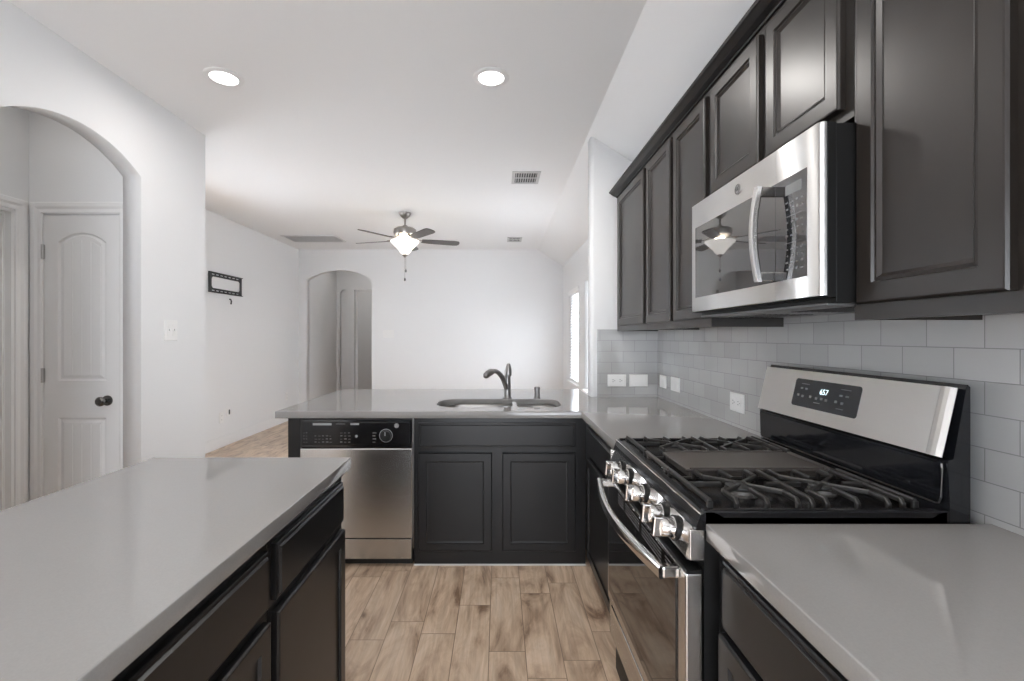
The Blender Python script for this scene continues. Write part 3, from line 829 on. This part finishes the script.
# grates
GZ = 0.958
def grate(y0, y1):
    g = MB()
    bw = (0.0055, 0.0065)
    zb = GZ - 0.0065
    g.tube([(0.512, y0, zb), (0.512, y1, zb)], 0, 8, bw)
    g.tube([(1.010, y0, zb), (1.010, y1, zb)], 0, 8, bw)
    ym = (y0 + y1) / 2
    def strut(pts):
        # a bar whose ends turn down into feet
        (xa, ya), (xb, yb) = pts[0], pts[-1]
        sa = 1 if ya < ym else -1; sb = 1 if yb < ym else -1
        g.tube([(xa, ya, 0.927), (xa, ya + sa * 0.001, zb - 0.008), (xa, ya + sa * 0.007, zb)] + [(x, y, zb) for x, y in pts[1:-1]] +
               [(xb, yb + sb * 0.007, zb), (xb, yb + sb * 0.001, zb - 0.008), (xb, yb, 0.927)], 0, 8, bw)
    a = y0 + 0.004; b = y1 - 0.004
    for cx in (0.655, 0.875):
        strut([(cx - 0.075, a), (cx - 0.075, ym - 0.065), (cx - 0.012, ym - 0.012), (cx - 0.012, ym + 0.012), (cx - 0.075, ym + 0.065), (cx - 0.075, b)])
        strut([(cx + 0.075, a), (cx + 0.075, ym - 0.065), (cx + 0.012, ym - 0.012), (cx + 0.012, ym + 0.012), (cx + 0.075, ym + 0.065), (cx + 0.075, b)])
        strut([(cx, a), (cx, a + 0.03), (cx, ym - 0.045)][:2] + [(cx, ym - 0.045), (cx, ym - 0.030)]) if False else None
        for s, yy in ((1, a), (-1, b)):
            g.tube([(cx, yy, 0.927), (cx, yy + s * 0.001, zb - 0.008), (cx, yy + s * 0.007, zb), (cx, ym - s * 0.045, zb)], 0, 8, bw)
    for x in (0.765, 0.985):
        strut([(x, a), (x, ym), (x, b)])
    g.tube([(0.512, ym, zb), (0.600, ym, zb)], 0, 8, bw)
    g.tube([(0.720, ym, zb), (0.815, ym, zb)], 0, 8, bw)
    g.tube([(0.930, ym, zb), (1.010, ym, zb)], 0, 8, bw)
    for y in (y0, y1):
        g.tube([(0.512, y, 0.930), (1.010, y, 0.930)], 0, 8, (0.004, 0.003))
        for x in (0.512, 1.010):
            g.tube([(x, y, zb), (x, y, 0.927)], 0, 8, (0.007, 0.006))
    return g.build('grate', M['cast_iron'], cto)
grate(1.130, 1.390)
grate(1.622, 1.852)
gr = MB()
gr.box(0.565, 0.990, 1.400, 1.610, 0.944, 0.952, 0.003)
gr.box(0.575, 0.980, 1.405, 1.605, 0.926, 0.944)
gr.box(0.575, 0.980, 1.400, 1.404, 0.952, 0.957, 0.001).box(0.575, 0.980, 1.606, 1.610, 0.952, 0.957, 0.001)
gr.box(0.507, 0.517, 1.398, 1.612, 0.945, 0.957, 0.003).box(0.507, 0.517, 1.42, 1.436, 0.926, 0.946).box(0.507, 0.517, 1.58, 1.596, 0.926, 0.946)
gr.build('griddle_plate', M['griddle'], cto)
MB().lathe([(0.010, 0), (0.010, 0.006), (0.004, 0.008)], 16, Matrix.Translation((0.530, 1.49, 0.9255))).lathe([(0.008, 0), (0.008, 0.005), (0.004, 0.007)], 16, Matrix.Translation((0.542, 1.455, 0.9255))).build('fixing_screw', M['chrome'], cto, 1)
MB().tube([(1.005, 1.40, 0.948), (1.005, 1.61, 0.948)], 0, 8, (0.010, 0.004)).build('griddle_rear_bar', M['aluminium'], cto)
# backguard
bgd = MB()
bp = [(1.060, 0.90), (1.060, 0.955), (1.055, 1.058), (1.068, 1.062), (1.100, 1.238), (1.102, 1.238), (1.108, 1.232), (1.108, 0.90)]
bgd.loops([[(x, y, z) for x, z in bp] for y in (RY0, RY1)])
bgo = bgd.build('backguard', M['black_gloss'], t)
MB().loops([[(x, y, z) for x, z in [(1.050, 0.957), (1.0560, 0.955), (1.0520, 1.056), (1.047, 1.050)]] for y in (RY0 + 0.014, RY1 - 0.014)]).build('lower_fascia', M['black_gloss'], bgo)
MB().tube([(1.050, RY0 + 0.010, 1.050), (1.049, RY0 + 0.008, 1.040), (1.047, RY0 + 0.008, 0.970), (1.047, RY0 + 0.014, 0.956), (1.047, RY0 + 0.024, 0.953), (1.047, RY1 - 0.012, 0.953)], 0.0020, 8).build('lower_trim', M['nickel'], bgo, 1)
nrm = (Vector((1.0795, 0, 1.231)) - Vector((1.042, 0, 1.066))).normalized()
mxp = frame((1.042, RY1 - 0.002, 1.066), (0, -1, 0), nrm)    # u along -Y, v up the slope, w outward
hgt = 0.169; wid = RY1 - RY0 - 0.004
fp = MB()
fprof = [(0.003, -0.008), (0.003, -0.002), (0.008, 0.0), (wid - 0.046, 0.0), (wid - 0.042, 0.0), (wid - 0.036, 0.0025), (wid - 0.026, 0.0030), (wid - 0.016, 0.0010), (wid - 0.006, -0.006), (wid - 0.006, -0.008)]
fp.loops([[(u, v, w) for u, w in fprof] for v in (0.0, hgt)], mx=mxp)
fpo = fp.build('fascia', M['steel_h'], bgo)
u0 = RY1 - 0.002 - 1.672; u1 = RY1 - 0.002 - 1.37
v0, v1 = 0.043, 0.140
dsp = MB().shape([rrect(u0, u1, v0, v1, 0.010, 5)], 0.0, 0.002, mxp).build('display', M['display'], fpo)
MB().text('657', 0.026, mxp @ Matrix.Translation(((u0 + u1) / 2 + 0.0, 0.104, 0.0024)), 0.0003).build('digits', M['digit'], dsp)
mk = MB()
def dash(u, v, a, b): MB().box(u, u + a, v, v + b, 0.002, 0.0024, mx=mxp).build('key_mark', M['ink_dim'], dsp)

dash(u0 + 0.035, 0.122, 0.040, 0.0025); dash(u1 - 0.080, 0.122, 0.042, 0.0025)
for u in (u0 + 0.034, u0 + 0.058): dash(u, 0.104, 0.012, 0.006)
for u in (u1 - 0.082, u1 - 0.056): dash(u, 0.100, 0.014, 0.006)
for k, u in enumerate((0.022, 0.046, 0.085, 0.115, 0.140, 0.162, 0.205, 0.232)):
    dash(u0 + u, 0.078 - 0.002 * (k % 2), 0.011, 0.008)
dash(u0 + 0.112, 0.064, 0.030, 0.003); dash(u1 - 0.085, 0.060, 0.030, 0.0025)

# ------------------------------------------------------------------ microwave
t = thing('microwave', 'stainless steel over-the-range microwave with curved vertical handle', 'microwave', (0.95, 1.47, 1.44))
MY0, MY1, MZ0, MZ1 = 1.130, 1.874, 1.449, 1.861
MY0 = 1.100; MY1 = 1.840
MB().box(0.777, 0.800, MY0 + 0.001, MY1 - 0.001, MZ0 - 0.004, MZ1, 0.002).box(0.8005, 1.150, MY0 + 0.004, MY1 - 0.003, 1.432, MZ1 - 0.001, 0.002).build('body', M['black_plastic'], t)
XM = 0.760
# front: swept shape with rounded near and far edges
def front(y0, y1, round0, round1, name, m):
    pr = []
    if round0: pr += [(0.776, y0), (0.769, y0 + 0.001), (0.763, y0 + 0.004), (XM, y0 + 0.010)]
    else: pr += [(0.776, y0), (XM, y0)]
    if round1: pr += [(XM, y1 - 0.010), (0.764, y1 - 0.003), (0.770, y1), (0.776, y1)]
    else: pr += [(XM, y1), (0.776, y1)]
    return MB().loops([[(x, y, z) for x, y in pr] for z in (MZ0, MZ1)]).build(name, m, t, 1)
mdoor = front(1.277, MY1, False, True, 'door', M['steel_h'])
mctl = front(MY0, 1.2755, True, False, 'control_side', M['steel_h'])
mw = frame((XM, 0, 0), (0, -1, 0), (0, 0, 1))
def mwbox(y0, y1, z0, z1, d, name, m, parent, r=0.0):
    L = rrect(-y1, -y0, z0, z1, r, 5) if r else rect(-y1, -y0, z0, z1)
    return MB().shape([L], 0.0, d, mw).build(name, m, parent)
glass = mwbox(1.277, 1.796, 1.501, 1.769, 0.0015, 'window', M['grey_glass'], mdoor)
pan = mwbox(1.147, 1.2755, 1.501, 1.769, 0.0015, 'keypad', M['grey_glass'], mctl)
mwbox(1.166, 1.231, 1.722, 1.748, 0.0022, 'clock_display', M['lcd'], pan)
mk = MB()
for r in range(11):
    z = 1.700 - r * 0.0175
    for c in range(4):
        y = 1.160 + c * 0.020
        if r in (2, 6): 
            if c: continue
            mk.shape([rect(-1.235, -1.165, z, z + 0.0015)], 0.0015, 0.002, mw)
        else:
            w = random.uniform(0.005, 0.011)
            h_ = random.choice((0.0025, 0.004, 0.005))
            mk.shape([rect(-y - w, -y, z, z + h_)], 0.0015, 0.002, mw)
mk.build('key_marks', M['ink_dim'], pan)
badge(mdoor, frame((XM, 1.479, 1.820), (0, -1, 0), (0, 0, 1)), 0.017)
hp = []
for k in range(21):
    s = k / 20
    hp.append((0.719 - 0.015 * math.sin(PI * s), 1.290, 1.503 + (1.765 - 1.503) * s))
h = MB()
L = []
for (x, y, z) in hp:
    L.append([(x - 0.006, y - 0.009, z), (x - 0.009, y - 0.005, z), (x - 0.009, y + 0.005, z), (x - 0.006, y + 0.009, z), (x + 0.006, y + 0.009, z), (x + 0.006, y - 0.009, z)])
h.loops(L)
h = h.build('handle', M['handle_steel'], mdoor, 1)
MB().loops([[(x + 0.0062, y - 0.0085, z), (x + 0.0062, y + 0.0085, z), (x + 0.0085, y + 0.0085, z), (x + 0.0085, y - 0.0085, z)] for x, y, z in hp]).build('handle_back', M['black_plastic'], h)
for z in (1.516, 1.752):
    MB().box(0.722, XM + 0.0, 1.2815, 1.2985, z - 0.013, z + 0.013, 0.003).build('handle_mount', M['dark_nickel'], h)
un = MB().box(0.79, 1.13, MY0 + 0.02, MY1 - 0.02, 1.426, 1.433, 0.002)
un = un.build('underside_panel', M['mw_vent'], t)
for ya in (1.17, 1.55):
    q = MB()
    for k in range(9):
        q.box(0.88 + 0.02 * k, 0.888 + 0.02 * k, ya, ya + 0.23, 1.4245, 1.4262)
    q.build('grease_filter', M['slot'], un)

# ------------------------------------------------------------------ outlets and switches
def outlet(mx, w, h, label, cat, kind, group='outlets in the tiled backsplash'):
    o = MB().nested(mx @ Matrix.Translation((-w / 2, -h / 2, 0)), w, h, [(0, 0.003), (0.003, 0.006), (0.006, 0.0065)]).build('wall_plate' if kind else 'cover_plate', M['plastic_white'])
    tag(o, label, cat, group)
    if kind == 'duplex':
        for s in (-1, 1):
            c = mx @ Matrix.Translation((s * w * 0.19, 0, 0.0065))
            k = MB().prism(rrect(-w * 0.13, w * 0.13, -h * 0.22, h * 0.22, h * 0.12, 4), 0, 0.002, c).build('socket', M['plastic_white'], o)
            MB().box(-0.008, 0.001, 0.006, 0.009, 0.002, 0.0024, mx=c).box(-0.008, 0.001, -0.009, -0.006, 0.002, 0.0024, mx=c).cyl(c @ Vector((0.009, 0, 0.002)), c @ Vector((0.009, 0, 0.0024)), 0.003, 10).build('slots', M['slot'], k)
    elif kind == 'upright':
        for s in (-1, 1):
            c = mx @ Matrix.Translation((0, s * h * 0.19, 0.0065))
            k = MB().prism(rrect(-w * 0.22, w * 0.22, -h * 0.13, h * 0.13, w * 0.12, 4), 0, 0.002, c).build('socket', M['plastic_white'], o)
            MB().box(0.006, 0.009, -0.006, 0.005, 0.002, 0.0024, mx=c).box(-0.009, -0.006, -0.006, 0.005, 0.002, 0.0024, mx=c).build('slots', M['slot'], k)
    elif kind == 'rocker':
        c = mx @ Matrix.Translation((0, 0, 0.0065))
        MB().box(-w * 0.27, w * 0.27, -h * 0.22, h * 0.22, 0, 0.004, 0.0015, mx=c).build('rocker', M['plastic_white'], o)
    elif kind == 'toggle2':
        for s in (-1, 1):
            c = mx @ Matrix.Translation((s * w * 0.2, 0, 0.0065))
            k = MB().box(-0.013, 0.013, -0.036, 0.036, 0, 0.002, 0.001, mx=c).build('switch', M['plastic_white'], o)
            MB().box(-0.004, 0.004, -0.004, 0.012, 0.002, 0.012, 0.002, mx=c).build('toggle', M['plastic_white'], k)
    return o
E = YS - 0.008
outlet(face_neg_y(0.856, E, 1.032), 0.134, 0.088, 'white horizontal outlet plate on the tiled end wall, leftmost in the backsplash', 'outlet', 'duplex')
outlet(face_neg_y(1.013, E, 1.032), 0.134, 0.088, 'white horizontal switch plate on the tiled end wall, next to the corner', 'switch', 'rocker')
outlet(face_neg_x(1.152, 3.258, 1.036), 0.122, 0.086, 'white wall plate on the long tiled wall, closest to the corner', 'outlet', 'rocker')
outlet(face_neg_x(1.152, 3.034, 1.040), 0.148, 0.092, 'white wall plate on the long tiled wall, second from the corner', 'outlet', 'rocker')
outlet(face_neg_x(1.152, 2.246, 1.033), 0.130, 0.090, 'white outlet plate on the tiled wall just left of the range', 'outlet', 'duplex')
outlet(face_pos_x(-2.16, 3.056, 1.392), 0.122, 0.135, 'white two-switch plate on the wall right of the pantry arch', 'switch', 'toggle2', None)
outlet(face_pos_x(XL, 5.69, 0.360), 0.085, 0.130, 'white upright outlet low on the living room left wall, nearer end', 'outlet', 'upright', 'outlets on the living room wall')
outlet(face_pos_x(XL, 7.44, 0.397), 0.085, 0.130, 'white upright outlet low on the living room left wall near the arch', 'outlet', 'upright', 'outlets on the living room wall')
outlet(face_neg_y(-1.870, YB, 1.400), 0.190, 0.130, 'white switch plate on the back wall right of the living room arch', 'switch', 'toggle2', None)
# cable box with dark hole and cable tail
o = MB().nested(face_pos_x(XL, 5.80, 0.355), 0.07, 0.10, [(0, 0.004), (0.003, 0.006)]).build('cable_plate', M['plastic_white'])
tag(o, 'small white cable plate with dark jack low on the living room wall', 'outlet')
MB().box(-0.010, 0.010, -0.030, 0.030, 0.006, 0.016, 0.003, mx=face_pos_x(XL, 5.845, 0.405)).build('jack', M['slot'], o)
tag(MB().tube([(XL + 0.001, 5.865, 1.825), (XL + 0.018, 5.865, 1.818), (XL + 0.022, 5.870, 1.795), (XL + 0.012, 5.880, 1.762)], 0.009, 8).build('cable_stub', M['vent_back'], None, 1),
    'short dark cable end sticking out below the television mount', 'cable')

# television wall mount
t = thing('television_mount', 'empty black rectangular television mount on the living room wall', 'wall mount', (XL, 5.78, 2.0))
mm = face_pos_x(XL, 0, 0)
slots = []
for zc in (2.094, 1.902):
    for k in range(7):
        y = 5.49 + 0.085 * k
        slots.append(rect(y, y + 0.056, zc - 0.0045, zc + 0.0045))
MB().shape([rect(5.427, 6.130, 1.877, 2.119), rrect(5.487, 6.085, 1.930, 2.066, 0.035, 5)] + slots, 0.006, 0.010, mm).build('plate', M['mount'], t)
MB().shape([rect(5.427, 6.130, 2.112, 2.119)], 0.010, 0.026, mm).build('upper_rail', M['mount'], t)
MB().shape([rect(5.427, 6.130, 1.877, 1.884)], 0.010, 0.026, mm).build('lower_rail', M['mount'], t)
MB().box(-0.0, 0.006, 0, 0.703, 0, 0.03, mx=Matrix.Translation((XL, 5.427, 2.062))).box(0, 0.006, 0, 0.703, 0, 0.012, mx=Matrix.Translation((XL, 5.427, 1.915))).build('spacer', M['plastic_white'], t)

# ------------------------------------------------------------------ ceiling fittings
def can_light(x, y, label, size=0.205, power=CAN_POWER, spread=172):
    t = thing('recessed_light', label, 'ceiling light', (x, y, H), 'recessed ceiling lights')
    r = size / 2
    MB().lathe([(r, -0.0005), (r, -0.004), (r * 0.93, -0.008), (r * 0.72, -0.010), (r * 0.70, -0.006), (r * 0.70, -0.0005)], 40, Matrix.Translation((x, y, H)), False, False).build('trim_ring', M['trim'], t, 1)
    MB().lathe([(r * 0.70, -0.0045), (r * 0.5, -0.0060), (0.003, -0.0065)], 40, Matrix.Translation((x, y, H)), True, True).build('diffuser', M['diffuser'], t, 1)
    L_ = bpy.data.lights.new('recessed_lamp', 'AREA'); L_.shape = 'DISK'; L_.size = r * 1.3
    L_.energy = power; L_.spread = math.radians(spread); L_.color = CAN_COLOR
    lo = bpy.data.objects.new('recessed_lamp', L_); lo.location = (0, 0, -0.012); C.objects.link(lo); lo.parent = t
    return t
can_light(-1.566, 2.648, 'round recessed ceiling light on the left, above the arch wall side', power=4.5)
can_light(-0.045, 2.648, 'round recessed ceiling light near the middle, above the peninsula sink')
can_light(-1.566, 0.30, 'round recessed ceiling light over the island, behind the camera', power=7.0)
can_light(-0.045, 0.30, 'added unseen recessed fill light above the cooking aisle, behind the camera')  # unseen lamp, added as fill for the kitchen
can_light(-2.75, 8.75, 'round recessed ceiling light in the hallway beyond the arch', power=1.6)
can_light(-2.10, 10.05, 'added unseen recessed fill light in the far end of the hallway', power=3.0)  # unseen lamp, added to lift the dark doorway beyond the arch
can_light(-2.60, 2.35, 'added unseen recessed fill light in the pantry hall behind the arch', power=1.1)  # unseen lamp, added to brighten the alcove and its door

def ceil_vent(x0, x1, y0, y1, n, label, m, back, across='x'):
    t = thing('ceiling_vent', label, 'vent', ((x0 + x1) / 2, (y0 + y1) / 2, H))
    bd = 0.028
    MB().shape([rect(x0, x1, y0, y1), rect(x0 + bd, x1 - bd, y0 + bd, y1 - bd)], H - 0.010, H - 0.0005, frame((0, 0, 0), (1, 0, 0), (0, 1, 0))).build('frame', m, t)
    MB().box(x0 + bd, x1 - bd, y0 + bd, y1 - bd, H - 0.002, H - 0.0006).build('backing', back, t)
    s = MB()
    for k in range(n):
        if across == 'x':
            c = x0 + bd + (x1 - x0 - 2 * bd) * (k + 0.5) / n
            s.loops([[(c - 0.004, y, H - 0.009), (c - 0.002, y, H - 0.009), (c + 0.005, y, H - 0.0025), (c + 0.003, y, H - 0.0025)] for y in (y0 + bd, y1 - bd)])
        else:
            c = y0 + bd + (y1 - y0 - 2 * bd) * (k + 0.5) / n
            s.loops([[(x, c - 0.008, H - 0.009), (x, c - 0.006, H - 0.009), (x, c + 0.009, H - 0.0025), (x, c + 0.007, H - 0.0025)] for x in (x0 + bd, x1 - bd)])
    if across == 'x':
        ym = (y0 + y1) / 2
        s.box(x0 + bd, x1 - bd, ym - 0.006, ym + 0.006, H - 0.0095, H - 0.003)
    s.build('louvers', m, t)
ceil_vent(0.120, 0.375, 4.155, 4.474, 9, 'small white ceiling vent with dark louvers, in front of the fan', M['vent'], M['vent_back'])
ceil_vent(0.125, 0.345, 6.90, 7.22, 8, 'small ceiling vent farthest away, close to the living room back wall', M['vent'], M['vent_back'])
ceil_vent(-3.19, -2.375, 6.78, 7.25, 14, 'large grey return air grille on the ceiling in the far left corner', M['return_grille'], M['return_grille'], 'y')

# ------------------------------------------------------------------ ceiling fan
fx, fy = -1.123, 5.555
t = thing('ceiling_fan', 'five-blade brushed nickel ceiling fan with frosted glass light bowl', 'ceiling fan', (fx, fy, H))
T = Matrix.Translation((fx, fy, 0))
MB().lathe([(0.072, H - 0.0005), (0.072, H - 0.010), (0.060, H - 0.035), (0.034, H - 0.062), (0.018, H - 0.072)], 28, T).build('canopy', M['fan_metal'], t, 1)
MB().lathe([(0.011, H - 0.070), (0.011, 2.665)], 16, T).build('downrod', M['fan_metal'], t, 1)
MB().lathe([(0.028, 2.678), (0.040, 2.660), (0.105, 2.648), (0.132, 2.630), (0.136, 2.590), (0.128, 2.565), (0.100, 2.545), (0.070, 2.535)], 36, T).build('motor_housing', M['fan_metal'], t, 1)
MB().lathe([(0.060, 2.535), (0.045, 2.528), (0.012, 2.524), (0.012, 2.326)], 32, T).build('light_fitting', M['bulb_glow'], t, 1)
MB().lathe([(0.160, 2.4935), (0.168, 2.494), (0.171, 2.486), (0.160, 2.470), (0.130, 2.440), (0.085, 2.395), (0.055, 2.350), (0.030, 2.330), (0.012, 2.325)], 40, T, False, True).build('glass_bowl', M['bowl'], t, 1)
MB().lathe([(0.032, 2.330), (0.034, 2.322), (0.018, 2.310), (0.012, 2.300), (0.004, 2.296)], 20, T).build('finial', M['fan_metal'], t, 1)
fl_ = bpy.data.lights.new('fan_bulbs', 'POINT'); fl_.energy = 6.0; fl_.shadow_soft_size = 0.06; fl_.color = (1.0, 0.93, 0.82)
flo = bpy.data.objects.new('fan_bulbs', fl_); flo.location = (0.0, 0.0, 2.50 - H); C.objects.link(flo); flo.parent = t
for k in range(5):
    a = math.radians(90 + 72 * k + 1)
    R_ = T @ Matrix.Translation((0, 0, 2.520)) @ Matrix.Rotation(a, 4, 'Z')
    P_ = R_ @ Matrix.Rotation(math.radians(-12), 4, 'X')
    pts = [(0.20, -0.045), (0.30, -0.056), (0.60, -0.064), (0.645, -0.055), (0.662, -0.030), (0.665, 0), (0.662, 0.030), (0.645, 0.055), (0.60, 0.064), (0.30, 0.056), (0.20, 0.045)]
    b = MB().prism(pts, -0.004, 0.004, P_ @ Matrix.Translation((0, 0, -0.016))).build('blade', M['blade'], t)
    MB().tube([R_ @ Vector((0.085, 0, 0.035)), R_ @ Vector((0.13, 0, 0.010)), R_ @ Vector((0.17, 0, -0.006)), R_ @ Vector((0.235, 0, -0.010))], 0, 8, (0.016, 0.004)).build('blade_bracket', M['fan_metal'], b, 1)
for dx, zl, zz in ((0.016, 2.30, 2.155), (-0.002, 2.296, 2.055)):
    c = MB().tube([(fx + dx, fy - 0.03 * (dx > 0), 2.50 if dx > 0 else zl), (fx + dx, fy - 0.03 * (dx > 0), zz)], 0.0022, 6)
    co = c.build('pull_chain', M['fan_metal'], t, 1)
    MB().lathe([(0.003, 0), (0.009, -0.012), (0.010, -0.030), (0.005, -0.040)], 14, Matrix.Translation((fx + dx, fy - 0.03 * (dx > 0), zz))).build('fob', M['dark_nickel'], co, 1)
